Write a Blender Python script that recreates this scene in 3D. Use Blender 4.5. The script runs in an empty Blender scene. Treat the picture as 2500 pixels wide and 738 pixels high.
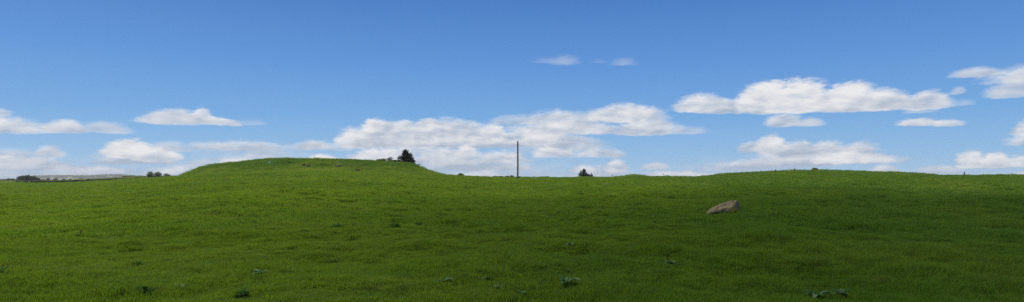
import bpy, bmesh, math, random
import numpy as np
from mathutils import Vector, Matrix, noise as mnoise

random.seed(7)
rng = np.random.default_rng(7)
SC = bpy.context.scene
COL = SC.collection
R = math.radians

# ------------------------------------------------------------------ camera model
F = 1490.0            # focal length in photograph pixels (photo 2500 wide)
CX = 1250.0
HY = 438.0            # eye level row
EYE = 1.7

def link(o, parent=None):
    COL.objects.link(o)
    if parent: o.parent = parent
    return o

def tag(o, label=None, cat=None, group=None, kind=None):
    if label: o['label'] = label
    if cat: o['category'] = cat
    if group: o['group'] = group
    if kind: o['kind'] = kind
    return o

def mesh_obj(name, verts, faces, mat, parent=None, smooth=False):
    me = bpy.data.meshes.new(name)
    me.from_pydata([tuple(v) for v in verts], [], faces)
    if smooth:
        me.polygons.foreach_set('use_smooth', [True] * len(me.polygons))
    me.materials.append(mat)
    me.update()
    return link(bpy.data.objects.new(name, me), parent)

def empty(name, loc, label=None, cat=None, group=None):
    o = bpy.data.objects.new(name, None)
    o.empty_display_size = .3
    o.location = loc
    link(o)
    return tag(o, label, cat, group)

# ------------------------------------------------------------------ node helpers
class NT:
    def __init__(s, tree):
        s.t = tree; s.n = tree.nodes; s.l = tree.links
    def new(s, typ, **kw):
        n = s.n.new(typ)
        for k, v in kw.items(): setattr(n, k, v)
        return n
    def put(s, sock, v):
        if v is None: return
        if hasattr(v, 'is_output'): s.l.new(v, sock)
        else: sock.default_value = v
    def math(s, op, a, b=None, c=None, clamp=False):
        n = s.new('ShaderNodeMath', operation=op, use_clamp=clamp)
        s.put(n.inputs[0], a); s.put(n.inputs[1], b); s.put(n.inputs[2], c)
        return n.outputs[0]
    def vm(s, op, a, b=None, c=None):
        n = s.new('ShaderNodeVectorMath', operation=op)
        s.put(n.inputs[0], a); s.put(n.inputs[1], b); s.put(n.inputs[2], c)
        return n.outputs['Value'] if op in ('LENGTH', 'DOT_PRODUCT') else n.outputs[0]
    def noise(s, vec, scale, detail=3, rough=.5, col=False, lac=2.0, dist=0.0):
        n = s.new('ShaderNodeTexNoise')
        n.inputs['Scale'].default_value = scale; n.inputs['Detail'].default_value = detail
        n.inputs['Roughness'].default_value = rough; n.inputs['Lacunarity'].default_value = lac
        n.inputs['Distortion'].default_value = dist
        s.put(n.inputs['Vector'], vec)
        return n.outputs['Color'] if col else n.outputs['Fac']
    def ss(s, v, lo, hi, a=0.0, b=1.0):
        n = s.new('ShaderNodeMapRange', interpolation_type='SMOOTHSTEP')
        s.put(n.inputs[0], v); n.inputs[1].default_value = lo; n.inputs[2].default_value = hi
        n.inputs[3].default_value = a; n.inputs[4].default_value = b
        return n.outputs[0]
    def mixf(s, f, a, b):
        n = s.new('ShaderNodeMix', data_type='FLOAT')
        s.put(n.inputs[0], f); s.put(n.inputs[2], a); s.put(n.inputs[3], b)
        return n.outputs[0]
    def mixc(s, f, a, b, bt='MIX'):
        n = s.new('ShaderNodeMix', data_type='RGBA', blend_type=bt)
        s.put(n.inputs[0], f)
        for i, v in ((6, a), (7, b)):
            if isinstance(v, tuple) and len(v) == 3: v = v + (1,)
            s.put(n.inputs[i], v)
        return n.outputs[2]

def new_mat(name):
    m = bpy.data.materials.new(name); m.use_nodes = True
    m.node_tree.nodes.clear()
    nt = NT(m.node_tree)
    out = nt.new('ShaderNodeOutputMaterial')
    return m, nt, out

def simple_mat(name, c1, c2, scale, rough=.8, spec=.3, bump=0, bscale=None, detail=4, c3=None, s3=None):
    m, nt, out = new_mat(name)
    tc = nt.new('ShaderNodeTexCoord').outputs['Object']
    col = nt.mixc(nt.ss(nt.noise(tc, scale, detail, .6), .35, .65), c1, c2)
    if c3:
        col = nt.mixc(nt.ss(nt.noise(tc, s3 or scale * 3, 4, .6), .52, .68), col, c3)
    b = nt.new('ShaderNodeBsdfPrincipled')
    nt.put(b.inputs['Base Color'], col)
    b.inputs['Roughness'].default_value = rough
    b.inputs['Specular IOR Level'].default_value = spec
    if bump:
        bn = nt.new('ShaderNodeBump'); bn.inputs['Strength'].default_value = bump
        bn.inputs['Distance'].default_value = .03
        nt.put(bn.inputs['Height'], nt.noise(tc, bscale or scale * 4, 6, .65))
        nt.l.new(bn.outputs[0], b.inputs['Normal'])
    nt.l.new(b.outputs[0], out.inputs[0])
    return m

# ------------------------------------------------------------------ terrain table
PXS = np.arange(-900, 3401, 3.0)
YS = np.concatenate([np.linspace(0, 10, 30, endpoint=False), np.geomspace(10, 5000, 900)])

def tab(pts):
    a = np.array(pts, float)
    return np.interp(PXS, a[:, 0], a[:, 1])

SKY = tab([(-900, 443), (0, 444.5), (50, 445), (100, 445.7), (150, 445.5), (200, 444), (250, 441.3), (300, 438.5),
    (330, 436.5), (400, 433.5), (430, 431.5), (442, 430), (456, 423.5), (475, 415.5), (494, 407.5), (516, 402.5), (570, 397), (630, 390.8),
    (672, 387.5), (690, 386.5), (702, 387), (715, 388.3), (780, 388.6), (850, 390), (920, 393.5), (960, 397), (1000, 400), (1012, 403.5),
    (1030, 410.5), (1048, 417), (1062, 422), (1075, 425.5), (1090, 428), (1120, 429.8), (1150, 431.5), (1200, 433.2), (1264, 434.2),
    (1400, 434.2), (1470, 434), (1500, 432.8), (1516, 432), (1535, 428.7), (1552, 428.3), (1570, 429), (1582, 431.5),
    (1600, 431.8), (1700, 432.2), (1712, 431.8), (1718, 430.2), (1735, 430), (1745, 428), (1780, 424.5), (1810, 423.6),
    (1850, 422.6), (1900, 420), (1940, 418.3), (2000, 417.5), (2070, 418), (2130, 420.8), (2200, 423.5), (2280, 427),
    (2320, 429.3), (2380, 429.8), (2440, 429.2), (2500, 429), (2700, 431), (3400, 432)])
BASE = tab([(-900, 443), (0, 444.5), (50, 445), (100, 445.7), (150, 445.5), (200, 444), (250, 441.3), (300, 438.5),
    (400, 432), (470, 424), (600, 417), (800, 415), (950, 418), (1060, 425), (1120, 429.8), (1264, 434), (1500, 433.5),
    (1700, 433), (1780, 426), (1900, 421.5), (2000, 419.5), (2130, 422), (2320, 430), (2500, 430), (2700, 432), (3400, 433)])
DC = tab([(-900, 150), (380, 150), (480, 130), (1000, 128), (1150, 122), (1700, 118), (1900, 108), (2150, 106), (2400, 112), (3400, 115)])
WALLTOP = tab([(-900, 443), (45, 443.4), (100, 443.6), (150, 442.3), (200, 440.4), (250, 437.6), (300, 435.8), (350, 434), (400, 432.4), (430, 430.6), (3400, 430)])
FARTOP = tab([(-900, 441), (0, 440.3), (100, 440.6), (150, 439.2), (200, 436.5), (250, 434.2), (290, 432.6), (305, 431),
    (330, 430.2), (370, 430.8), (440, 430.4), (470, 434), (600, 440), (3400, 441)])
WD = 190.0            # depth of the field wall

def build_table():
    Z = np.zeros((len(PXS), len(YS)))
    for i, px in enumerate(PXS):
        dc = DC[i]
        zb = EYE + (HY - BASE[i]) / F * dc
        zw = EYE + (HY - WALLTOP[i] + 1.0) / F * WD - 1.15
        zf = EYE + (HY - FARTOP[i]) / F * 450
        L = 1.0 if px < 440 else max(0.0, 1 - (px - 440) / 60)
        k = L
        y = [0, 10, 25, 45, 75, dc - 6, dc, dc + 12]
        z = [0, 0, .07 * zb + .03, .27 * zb + .02, .62 * zb, .97 * zb, zb, zb - .15]
        if k > 0:
            z190 = k * zw + (1 - k) * -1
            y += [dc + 30, 188, 200, 300, 450, 520, 700, 5000]
            z += [.5 * (zb + z190), z190, z190 - .1, .5 * (z190 + zf * k) - .4, k * zf + (1 - k) * -2, k * (zf - 1.5) + (1 - k) * -2, -3, -3]
        else:
            y += [dc + 35, dc + 90, 320, 700, 5000]
            z += [zb - 1.2, -.8, -1.5, -3, -3]
        Z[i] = np.interp(YS, y, z)
    # the grassy mound
    u = (PXS - 765) / 345.0
    toe = 97 + 22 * np.clip(np.abs(u), 0, 1.3) ** 3
    zs = EYE + (HY - SKY) / F * DC
    zbb = EYE + (HY - BASE) / F * DC
    ex = np.clip(zs - zbb, 0, None)
    YG = YS[None, :]
    T = toe[:, None]; D = DC[:, None]
    up = np.clip((YG - T) / np.maximum(D - 4 - T, 4), 0, 1)
    prof = .84 * (up * 1.55).clip(0, 1) ** 1.1 * 1.0
    s = (up * 1.45).clip(0, 1); s = s * s * (3 - 2 * s)
    prof = .86 * s + .14 * up
    dn = np.clip((YG - (D + 10)) / 26, 0, 1); dn = dn * dn * (3 - 2 * dn)
    Z += ex[:, None] * prof * (1 - dn)
    # smoothing along depth, then across
    def sm(A, w, ax):
        k = np.exp(-.5 * (np.arange(-3 * w, 3 * w + 1) / w) ** 2); k /= k.sum()
        P = np.pad(A, [(3 * w, 3 * w) if a == ax else (0, 0) for a in (0, 1)], mode='edge')
        return np.apply_along_axis(lambda r: np.convolve(r, k, 'valid'), ax, P)
    Z = sm(Z, 5, 1)
    Z = sm(Z, 2, 0)
    sel = (YS > 60) & (YS < 175)
    bump = np.exp(-.5 * ((YG - D) / 9.0) ** 2)
    for _ in range(6):
        ang = (Z[:, sel] - EYE) / YS[sel][None, :] * F
        cur = HY - ang.max(axis=1)
        Z += ((cur - SKY) / F * DC)[:, None] * bump
    return Z
ZT = build_table()

def _hash(ix, iy, seed):
    h = (ix.astype(np.int64) * 374761393 + iy.astype(np.int64) * 668265263 + seed * 1442695041) & 0xffffffff
    h = ((h ^ (h >> 13)) * 1274126177) & 0xffffffff
    return ((h ^ (h >> 16)) & 0xffff) / 65535.0

def vnoise(x, y, seed=0):
    x = np.asarray(x, float); y = np.asarray(y, float)
    ix = np.floor(x); iy = np.floor(y); fx = x - ix; fy = y - iy
    fx = fx * fx * (3 - 2 * fx); fy = fy * fy * (3 - 2 * fy)
    a = _hash(ix, iy, seed); b = _hash(ix + 1, iy, seed); c = _hash(ix, iy + 1, seed); d = _hash(ix + 1, iy + 1, seed)
    return (a * (1 - fx) + b * fx) * (1 - fy) + (c * (1 - fx) + d * fx) * fy - .5

def fbm(x, y, seed=0, octv=4, g=.5):
    s = 0; a = 1
    for i in range(octv):
        ca, sa = math.cos(i * 1.3 + .4), math.sin(i * 1.3 + .4)
        s = s + a * vnoise((x * ca - y * sa) * 2 ** i, (x * sa + y * ca) * 2 ** i, seed + i * 17)
        a *= g
    return s

def height(x, y, micro=True):
    x = np.asarray(x, float); y = np.asarray(y, float)
    az = np.arctan2(x, y); r = np.hypot(x, y)
    azc = np.clip(az, -R(54), R(54))
    px = CX + F * np.tan(azc)
    Y = r * np.cos(azc)
    fi = np.clip((px - PXS[0]) / 3.0, 0, len(PXS) - 1.001)
    i0 = fi.astype(int); fx = fi - i0
    j = np.clip(np.searchsorted(YS, Y, side='right') - 1, 0, len(YS) - 2)
    fy = np.clip((Y - YS[j]) / (YS[j + 1] - YS[j]), 0, 1)
    z = (ZT[i0, j] * (1 - fx) + ZT[i0 + 1, j] * fx) * (1 - fy) + (ZT[i0, j + 1] * (1 - fx) + ZT[i0 + 1, j + 1] * fx) * fy
    near = np.clip((Y - 3) / 9, 0.3, 1) * np.clip((420 - Y) / 200, 0, 1)
    calm = 1 - .75 * np.exp(-.5 * ((Y - 122) / 16) ** 2) - .9 * np.exp(-.5 * ((Y - 180) / 22) ** 2) * (px < 480)      # the brow itself stays even
    z = z + .42 * fbm(x / 13, y / 13, 5, 2) * near * calm
    if micro:
        z = z + (.25 * fbm(x / 2.6, y / 2.6, 9, 2) + .18 * fbm(x / .75, y / .75, 21, 2)) * near * (1 - .4 * (1 - calm))
    # slumped terracettes running round the bank of the mound
    m = np.clip((z - 3.3) / .8, 0, 1) * np.clip((6.2 - z) / .8, 0, 1) * (Y < 140) * (Y > 90)
    z = z + m * (.30 * fbm(x / 5, y / 1.6, 71, 3) + .16 * fbm(x / 1.3, y / 1.1, 75, 2))
    return z

def H(x, y): return float(height(np.array([x]), np.array([y]))[0])

def hit(px, py):
    """ground point seen at a photograph position"""
    Y = np.geomspace(6, 170, 4000)
    X = (px - CX) / F * Y
    ray = EYE + (HY - py) / F * Y
    g = height(X, Y)
    k = np.argmax(g >= ray)
    return Vector((X[k], Y[k], g[k]))

def at(px, Y): 
    x = (px - CX) / F * Y
    return Vector((x, Y, H(x, Y)))

def grid_terrain():
    fine = np.linspace(-R(56), R(56), 1250)
    rest = np.linspace(R(56), 2 * math.pi - R(56), 90)[1:-1]
    A = np.concatenate([fine, rest])
    Rr = np.concatenate([np.geomspace(.6, 5, 22, endpoint=False), np.geomspace(5, 175, 560, endpoint=False), np.geomspace(175, 3000, 110)])
    AA, RR = np.meshgrid(A, Rr, indexing='ij')
    X = RR * np.sin(AA); Y = RR * np.cos(AA)
    Z = height(X, Y)
    na, nr = AA.shape
    V = np.stack([X.ravel(), Y.ravel(), Z.ravel()], 1)
    V = np.vstack([V, [[0, 0, height(np.array([0.]), np.array([.01]))[0]]]])
    i = np.arange(na)[:, None]; j = np.arange(nr - 1)[None, :]
    i2 = (i + 1) % na
    q = np.stack([i * nr + j, i * nr + j + 1, i2 * nr + j + 1, i2 * nr + j], -1).reshape(-1, 4)
    c = len(V) - 1
    tri = [(c, int(k * nr), int(((k + 1) % na) * nr)) for k in range(na)]
    me = bpy.data.meshes.new('ground')
    nq = len(q); nt_ = len(tri)
    me.vertices.add(len(V)); me.vertices.foreach_set('co', V.ravel())
    me.loops.add(nq * 4 + nt_ * 3)
    me.loops.foreach_set('vertex_index', np.concatenate([q.ravel(), np.array(tri).ravel()]).astype(np.int32))
    me.polygons.add(nq + nt_)
    ls = np.concatenate([np.arange(nq) * 4, nq * 4 + np.arange(nt_) * 3]).astype(np.int32)
    me.polygons.foreach_set('loop_start', ls)
    me.polygons.foreach_set('use_smooth', np.ones(nq + nt_, bool))
    me.update(calc_edges=True); me.validate()
    return me

# ------------------------------------------------------------------ pasture colours, shared by turf and blades
def pasture_group():
    g = bpy.data.node_groups.new('pasture_colour', 'ShaderNodeTree')
    g.interface.new_socket('Color', in_out='OUTPUT', socket_type='NodeSocketColor')
    nt = NT(g)
    out = nt.new('NodeGroupOutput')
    pos = nt.new('ShaderNodeNewGeometry').outputs['Position']
    flat = nt.vm('MULTIPLY', pos, (1, 1, .3))
    big = nt.noise(flat, .055, 3, .55)
    med = nt.noise(flat, .42, 4, .6)
    sml = nt.noise(flat, 2.3, 5, .62)
    fin = nt.noise(flat, 9.0, 2, .6)
    col = nt.mixc(nt.ss(med, .40, .60), C_MID, C_YEL)
    col = nt.mixc(nt.math('MULTIPLY', nt.ss(big, .42, .62), .75), col, C_DEEP)
    col = nt.mixc(nt.ss(sml, .50, .62, 0, .85), col, C_DARK)
    col = nt.mixc(nt.math('MULTIPLY', nt.ss(nt.noise(nt.vm('ADD', flat, (31, 7, 0)), .8, 5, .65), .56, .70), .7), col, C_BRN)
    col = nt.mixc(nt.ss(fin, .55, .75, 0, .35), col, C_YEL)
    tus = nt.noise(nt.vm('MULTIPLY', flat, (.8, 1.2, 1)), 1.15, 4, .7)
    col = nt.mixc(nt.ss(tus, .55, .64, 0, .8), col, C_DARK)
    # slope shade put into the mound bank's green; ranker, greener grass on the right
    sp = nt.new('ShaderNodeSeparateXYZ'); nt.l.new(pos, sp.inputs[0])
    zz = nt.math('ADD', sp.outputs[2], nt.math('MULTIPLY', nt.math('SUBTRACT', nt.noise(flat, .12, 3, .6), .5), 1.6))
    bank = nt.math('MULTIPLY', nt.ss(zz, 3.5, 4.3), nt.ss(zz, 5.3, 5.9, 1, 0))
    oli = nt.math('MULTIPLY', nt.ss(nt.noise(nt.vm('ADD', flat, (3, 55, 0)), .22, 4, .6), .42, .62), nt.ss(sp.outputs[0], 25, -25, .15, .75))
    col = nt.mixc(oli, col, (.21, .255, .022))
    rk = nt.ss(nt.math('SUBTRACT', sp.outputs[0], nt.math('MULTIPLY', sp.outputs[1], .16)), -1, 14, 0, .5)
    col = nt.mixc(rk, col, C_RANK)
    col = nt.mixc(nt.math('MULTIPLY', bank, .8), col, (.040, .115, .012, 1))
    # broad drifts of paler and of lusher sward
    br_ = nt.noise(nt.vm('ADD', flat, (71, 13, 0)), .13, 3, .55)
    col = nt.mixc(nt.ss(br_, .50, .64, 0, .45), col, (.25, .31, .025))
    col = nt.mixc(nt.ss(br_, .48, .36, 0, .45), col, (.045, .125, .012))
    nt.l.new(col, out.inputs[0])
    return g

C_YEL = (.225, .315, .016)
C_MID = (.132, .238, .012)
C_DEEP = (.058, .165, .017)
C_DARK = (.026, .072, .008)
C_RANK = (.090, .175, .040)
C_BRN = (.205, .170, .040)
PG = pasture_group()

def ground_mat():
    m, nt, out = new_mat('turf')
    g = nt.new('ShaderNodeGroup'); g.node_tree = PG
    pos = nt.new('ShaderNodeNewGeometry').outputs['Position']
    # olive rough pasture and paler fields beyond the wall
    sep = nt.new('ShaderNodeSeparateXYZ'); nt.l.new(pos, sep.inputs[0])
    far = nt.ss(sep.outputs[1], 190, 196)
    fc = nt.mixc(nt.ss(nt.noise(nt.vm('MULTIPLY', pos, (.6, 1, 0)), .02, 3, .5), .4, .6), (.10, .15, .02), (.105, .11, .035))
    shaded_thatch = nt.mixc(.5, g.outputs[0], (.045, .060, .012))     # soil and dead stems, darkened too for missing shade between the blades
    col = nt.mixc(far, shaded_thatch, fc)
    b = nt.new('ShaderNodeBsdfPrincipled'); b.inputs['Roughness'].default_value = .95
    b.inputs['Specular IOR Level'].default_value = 0
    nt.l.new(col, b.inputs['Base Color'])
    bn = nt.new('ShaderNodeBump'); bn.inputs['Strength'].default_value = 1; bn.inputs['Distance'].default_value = .12
    nt.put(bn.inputs['Height'], nt.noise(pos, 7.0, 5, .65))
    nt.l.new(bn.outputs[0], b.inputs['Normal'])
    nt.l.new(b.outputs[0], out.inputs[0])
    return m

def blade_mat():
    m, nt, out = new_mat('grass_blade')
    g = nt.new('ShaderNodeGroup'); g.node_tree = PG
    at_ = nt.new('ShaderNodeAttribute', attribute_name='tint')
    oi = nt.new('ShaderNodeObjectInfo')
    c = nt.mixc(nt.math('MULTIPLY', at_.outputs['Fac'], .42), g.outputs[0], (.25, .34, .014))
    c = nt.mixc(nt.math('MULTIPLY', nt.ss(at_.outputs['Fac'], .86, .99), .7), c, (.26, .22, .09))
    c = nt.mixc(nt.math('MULTIPLY', oi.outputs['Random'], .35), c, C_DEEP)
    d = nt.new('ShaderNodeBsdfPrincipled'); d.inputs['Roughness'].default_value = .6
    d.inputs['Specular IOR Level'].default_value = .06
    nt.l.new(c, d.inputs['Base Color'])
    t = nt.new('ShaderNodeBsdfTranslucent')
    tc = nt.mixc(.45, c, (.28, .43, .010)); nt.l.new(tc, t.inputs[0])
    mx = nt.new('ShaderNodeMixShader'); mx.inputs[0].default_value = .42
    nt.l.new(d.outputs[0], mx.inputs[1]); nt.l.new(t.outputs[0], mx.inputs[2])
    nt.l.new(mx.outputs[0], out.inputs[0])
    return m

ground = link(bpy.data.objects.new('ground', grid_terrain()))
ground.data.materials.append(ground_mat())
tag(ground, kind='structure')

# ------------------------------------------------------------------ grass clumps (stuff)
def clump_mesh(name, n, rad, h, w, mat, spread=.5, seed=0, seg=2):
    r = np.random.default_rng(seed)
    V = []; Fc = []; T = []
    for i in range(n):
        a = r.uniform(0, 2 * math.pi); q = rad * math.sqrt(r.uniform())
        bx, by = q * math.cos(a), q * math.sin(a)
        hh = h * r.uniform(.45, 1.15) * (1 - .35 * (q / rad) ** 2)
        da = r.uniform(0, 2 * math.pi) if r.uniform() < .6 else a + r.normal() * .5
        ln = spread * hh * r.uniform(.3, 1.5)
        dx, dy = math.cos(da) * ln, math.sin(da) * ln
        wa = r.uniform(0, math.pi); wx, wy = math.cos(wa) * w * .5, math.sin(wa) * w * .5
        k = len(V)
        V += [(bx - wx, by - wy, -.03), (bx + wx, by + wy, -.03),
              (bx + dx * .3 - wx * .9, by + dy * .3 - wy * .9, hh * .6), (bx + dx * .3 + wx * .9, by + dy * .3 + wy * .9, hh * .6),
              (bx + dx, by + dy, hh)]
        Fc += [(k, k + 1, k + 3, k + 2), (k + 2, k + 3, k + 4)]
        T += [r.uniform()] * 5
    me = bpy.data.meshes.new(name); me.from_pydata(V, [], Fc)
    at_ = me.attributes.new('tint', 'FLOAT', 'POINT'); at_.data.foreach_set('value', T)
    me.materials.append(mat); me.update()
    return me

BL = blade_mat()
def scatter(name, label, pts, rot, scl, idx, meshes):
    col = bpy.data.collections.new(name + '_kinds')
    for k, me in enumerate(meshes):
        col.objects.link(bpy.data.objects.new('%s_tuft' % name, me))
    me = bpy.data.meshes.new(name)
    me.vertices.add(len(pts)); me.vertices.foreach_set('co', np.ascontiguousarray(pts, np.float32).ravel())
    a = me.attributes.new('rot', 'FLOAT_VECTOR', 'POINT'); a.data.foreach_set('vector', np.ascontiguousarray(rot, np.float32).ravel())
    a = me.attributes.new('scl', 'FLOAT_VECTOR', 'POINT'); a.data.foreach_set('vector', np.ascontiguousarray(scl, np.float32).ravel())
    a = me.attributes.new('pick', 'INT', 'POINT'); a.data.foreach_set('value', idx.astype(np.int32))
    me.materials.append(BL); me.update()
    o = link(bpy.data.objects.new(name, me))
    ng = bpy.data.node_groups.new(name + '_scatter', 'GeometryNodeTree')
    ng.interface.new_socket('Geometry', in_out='INPUT', socket_type='NodeSocketGeometry')
    ng.interface.new_socket('Geometry', in_out='OUTPUT', socket_type='NodeSocketGeometry')
    n = ng.nodes; l = ng.links
    gi = n.new('NodeGroupInput'); go = n.new('NodeGroupOutput')
    ci = n.new('GeometryNodeCollectionInfo'); ci.inputs['Collection'].default_value = col
    ci.inputs['Separate Children'].default_value = True; ci.inputs['Reset Children'].default_value = True
    ip = n.new('GeometryNodeInstanceOnPoints'); ip.inputs['Pick Instance'].default_value = True
    def attr(nm, ty):
        x = n.new('GeometryNodeInputNamedAttribute'); x.data_type = ty; x.inputs[0].default_value = nm
        return [q for q in x.outputs if q.enabled and q.name == 'Attribute'][0]
    l.new(gi.outputs[0], ip.inputs['Points']); l.new(ci.outputs[0], ip.inputs['Instance'])
    l.new(attr('pick', 'INT'), ip.inputs['Instance Index'])
    e2r = n.new('FunctionNodeEulerToRotation'); l.new(attr('rot', 'FLOAT_VECTOR'), e2r.inputs[0])
    l.new(e2r.outputs[0], ip.inputs['Rotation']); l.new(attr('scl', 'FLOAT_VECTOR'), ip.inputs['Scale'])
    l.new(ip.outputs[0], go.inputs[0])
    md = o.modifiers.new('scatter', 'NODES'); md.node_group = ng
    return tag(o, label, 'grass', kind='stuff')

def wedge_points(r0, r1, spacing, amax, seed):
    r = np.random.default_rng(seed)
    area = amax * (r1 * r1 - r0 * r0)
    n = int(area / spacing ** 2)
    rr = np.sqrt(r.uniform(r0 * r0, r1 * r1, n)); aa = r.uniform(-amax, amax, n)
    return rr * np.sin(aa), rr * np.cos(aa), r

def grass_layer(name, label, r0, r1, spacing, amax, h, meshes, seed, wscale=1.0):
    x, y, r = wedge_points(r0, r1, spacing, R(amax), seed)
    z = height(x, y)
    lush = fbm(x / 1.7, y / 1.7, 33, 3)             # tussocks and grazed hollows
    long_ = np.clip((x / np.maximum(y, 8) - .18) * 1.6, 0, .55)   # ranker grass on the right hand side
    hs = np.clip(1 + 1.15 * lush, .45, 2.0) * (1 + .9 * long_) * np.where(y > 92, .6, 1)
    s = r.uniform(.8, 1.25, len(x)) * wscale
    rot = np.stack([r.normal(0, .12, len(x)), r.normal(0, .12, len(x)), r.uniform(0, 6.283, len(x))], 1)
    scl = np.stack([s, s, s * hs * h], 1)
    keep = y > 0
    return scatter(name, label, np.stack([x, y, z - .005], 1)[keep], rot[keep], scl[keep], r.integers(0, len(meshes), len(x))[keep], meshes)

def extra_grass(name, label, pts, hs, meshes, seed):
    r = np.random.default_rng(seed); n = len(pts)
    P_ = np.array(pts); z = height(P_[:, 0], P_[:, 1])
    rot = np.stack([r.normal(0, .18, n), r.normal(0, .18, n), r.uniform(0, 6.283, n)], 1)
    return scatter(name, label, np.stack([P_[:, 0], P_[:, 1], z - .01], 1), rot, np.stack([hs, hs, hs], 1) * 1.0, r.integers(0, len(meshes), n), meshes)
near_m = [clump_mesh('near_tuft', 190, .20, .085, .0055, BL, .75, s) for s in range(6)]
mid_m = [clump_mesh('middle_tuft', 150, .34, .10, .012, BL, .8, 20 + s) for s in range(5)]
far_m = [clump_mesh('far_tuft', 130, .75, .12, .030, BL, .9, 40 + s) for s in range(5)]
grass_layer('near_grass', 'short green pasture grass in the foreground', 5.5, 21, .13, 50, .88, near_m, 101)
grass_layer('middle_grass', 'pasture grass across the middle of the field', 20, 55, .30, 46, .95, mid_m, 102)
grass_layer('far_grass', 'pasture grass over the mound and the far brow', 53, 158, .72, 45, .62, far_m, 103)

# ------------------------------------------------------------------ materials for things
M_STALK = simple_mat('brown_stalk', (.16, .07, .03), (.22, .11, .04), 20, .8)
M_BARK = simple_mat('bark', (.09, .07, .05), (.14, .115, .09), 3, .9, .2, .5)
def leafy(name, c1, c2, scale, tr=.35):
    m = simple_mat(name, c1, c2, scale, .8, .1)
    nt = NT(m.node_tree); out = [n for n in nt.n if n.type == 'OUTPUT_MATERIAL'][0]; b = [n for n in nt.n if n.type == 'BSDF_PRINCIPLED'][0]
    t = nt.new('ShaderNodeBsdfTranslucent'); nt.l.new(b.inputs['Base Color'].links[0].from_socket, t.inputs[0])
    mx = nt.new('ShaderNodeMixShader'); mx.inputs[0].default_value = tr
    nt.l.new(b.outputs[0], mx.inputs[1]); nt.l.new(t.outputs[0], mx.inputs[2]); nt.l.new(mx.outputs[0], out.inputs[0])
    return m
M_DOCK = leafy('dock_leaf', (.060, .135, .022), (.090, .165, .04), 9, .35)
M_DOCKP = leafy('pale_dock_leaf', (.15, .23, .08), (.21, .29, .12), 9, .3)
M_WEED = leafy('dark_weed_leaf', (.045, .125, .014), (.085, .165, .024), 9, .3)
M_CON = leafy('conifer_needles', (.055, .090, .024), (.105, .145, .042), 1.2, .3)
M_LEAFD = leafy('dark_tree_leaves', (.030, .055, .016), (.065, .095, .028), 1.0)
M_LEAFH = leafy('hawthorn_leaves', (.24, .25, .12), (.52, .50, .36), 1.0, .45)
M_LEAFM = leafy('hedge_leaves', (.055, .085, .025), (.095, .12, .045), .5)
M_POLE = simple_mat('weathered_pole_wood', (.22, .155, .07), (.32, .235, .12), 3, .85, .2, .4)
M_IRON = simple_mat('dull_iron', (.10, .095, .09), (.16, .15, .14), 6, .6, .4)
M_POST = simple_mat('old_post_wood', (.10, .065, .040), (.16, .11, .07), 6, .9, .2, .4)
M_WALL = simple_mat('dark_wall_stone', (.045, .040, .028), (.10, .09, .065), 1.5, .9, .2, .6, 6, 5)
M_WHITE = simple_mat('white_stone', (.74, .74, .70), (.82, .82, .80), 6, .7, .3)
M_EARTH = simple_mat('bare_earth', (.060, .038, .024), (.095, .062, .040), 2.5, .95, .1, .6)

def boulder_mat():
    m, nt, out = new_mat('lichened_boulder')
    tc = nt.new('ShaderNodeTexCoord').outputs['Object']
    st = nt.vm('MULTIPLY', tc, (1, 1, 1))
    c = nt.mixc(nt.ss(nt.noise(st, 3.2, 6, .65), .36, .64), (.16, .112, .055), (.29, .225, .12))
    c = nt.mixc(nt.ss(nt.noise(nt.vm('ADD', st, (5, 2, 1)), 9, 5, .7), .55, .66, 0, .7), c, (.075, .045, .025))
    c = nt.mixc(nt.ss(nt.noise(nt.vm('ADD', st, (9, 2, 7)), 16, 4, .7), .58, .68, 0, .7), c, (.36, .27, .12))
    # yellow lichen low on the near corner
    dv = nt.vm('MULTIPLY', nt.vm('SUBTRACT', tc, (.24, -.33, .14)), (1.0, .9, .8))
    near = nt.ss(nt.math('ADD', nt.vm('LENGTH', dv), nt.math('MULTIPLY', nt.noise(tc, 14, 4, .7), .38)), .26, .46, 1, 0)
    c = nt.mixc(nt.math('MULTIPLY', near, .85), c, (.40, .25, .012))
    spots = nt.ss(nt.noise(nt.vm('ADD', tc, (3, 3, 3)), 7, 5, .7), .50, .62, 0, .6)
    c = nt.mixc(spots, c, (.42, .32, .08))
    b = nt.new('ShaderNodeBsdfPrincipled'); b.inputs['Roughness'].default_value = .9
    b.inputs['Specular IOR Level'].default_value = .2
    nt.l.new(c, b.inputs['Base Color'])
    bn = nt.new('ShaderNodeBump'); bn.inputs['Strength'].default_value = .9; bn.inputs['Distance'].default_value = .05
    nt.put(bn.inputs['Height'], nt.noise(nt.vm('MULTIPLY', tc, (1, 1, 1.8)), 8, 7, .7))
    nt.l.new(bn.outputs[0], b.inputs['Normal'])
    nt.l.new(b.outputs[0], out.inputs[0])
    return m
M_BOUL = boulder_mat()

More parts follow.
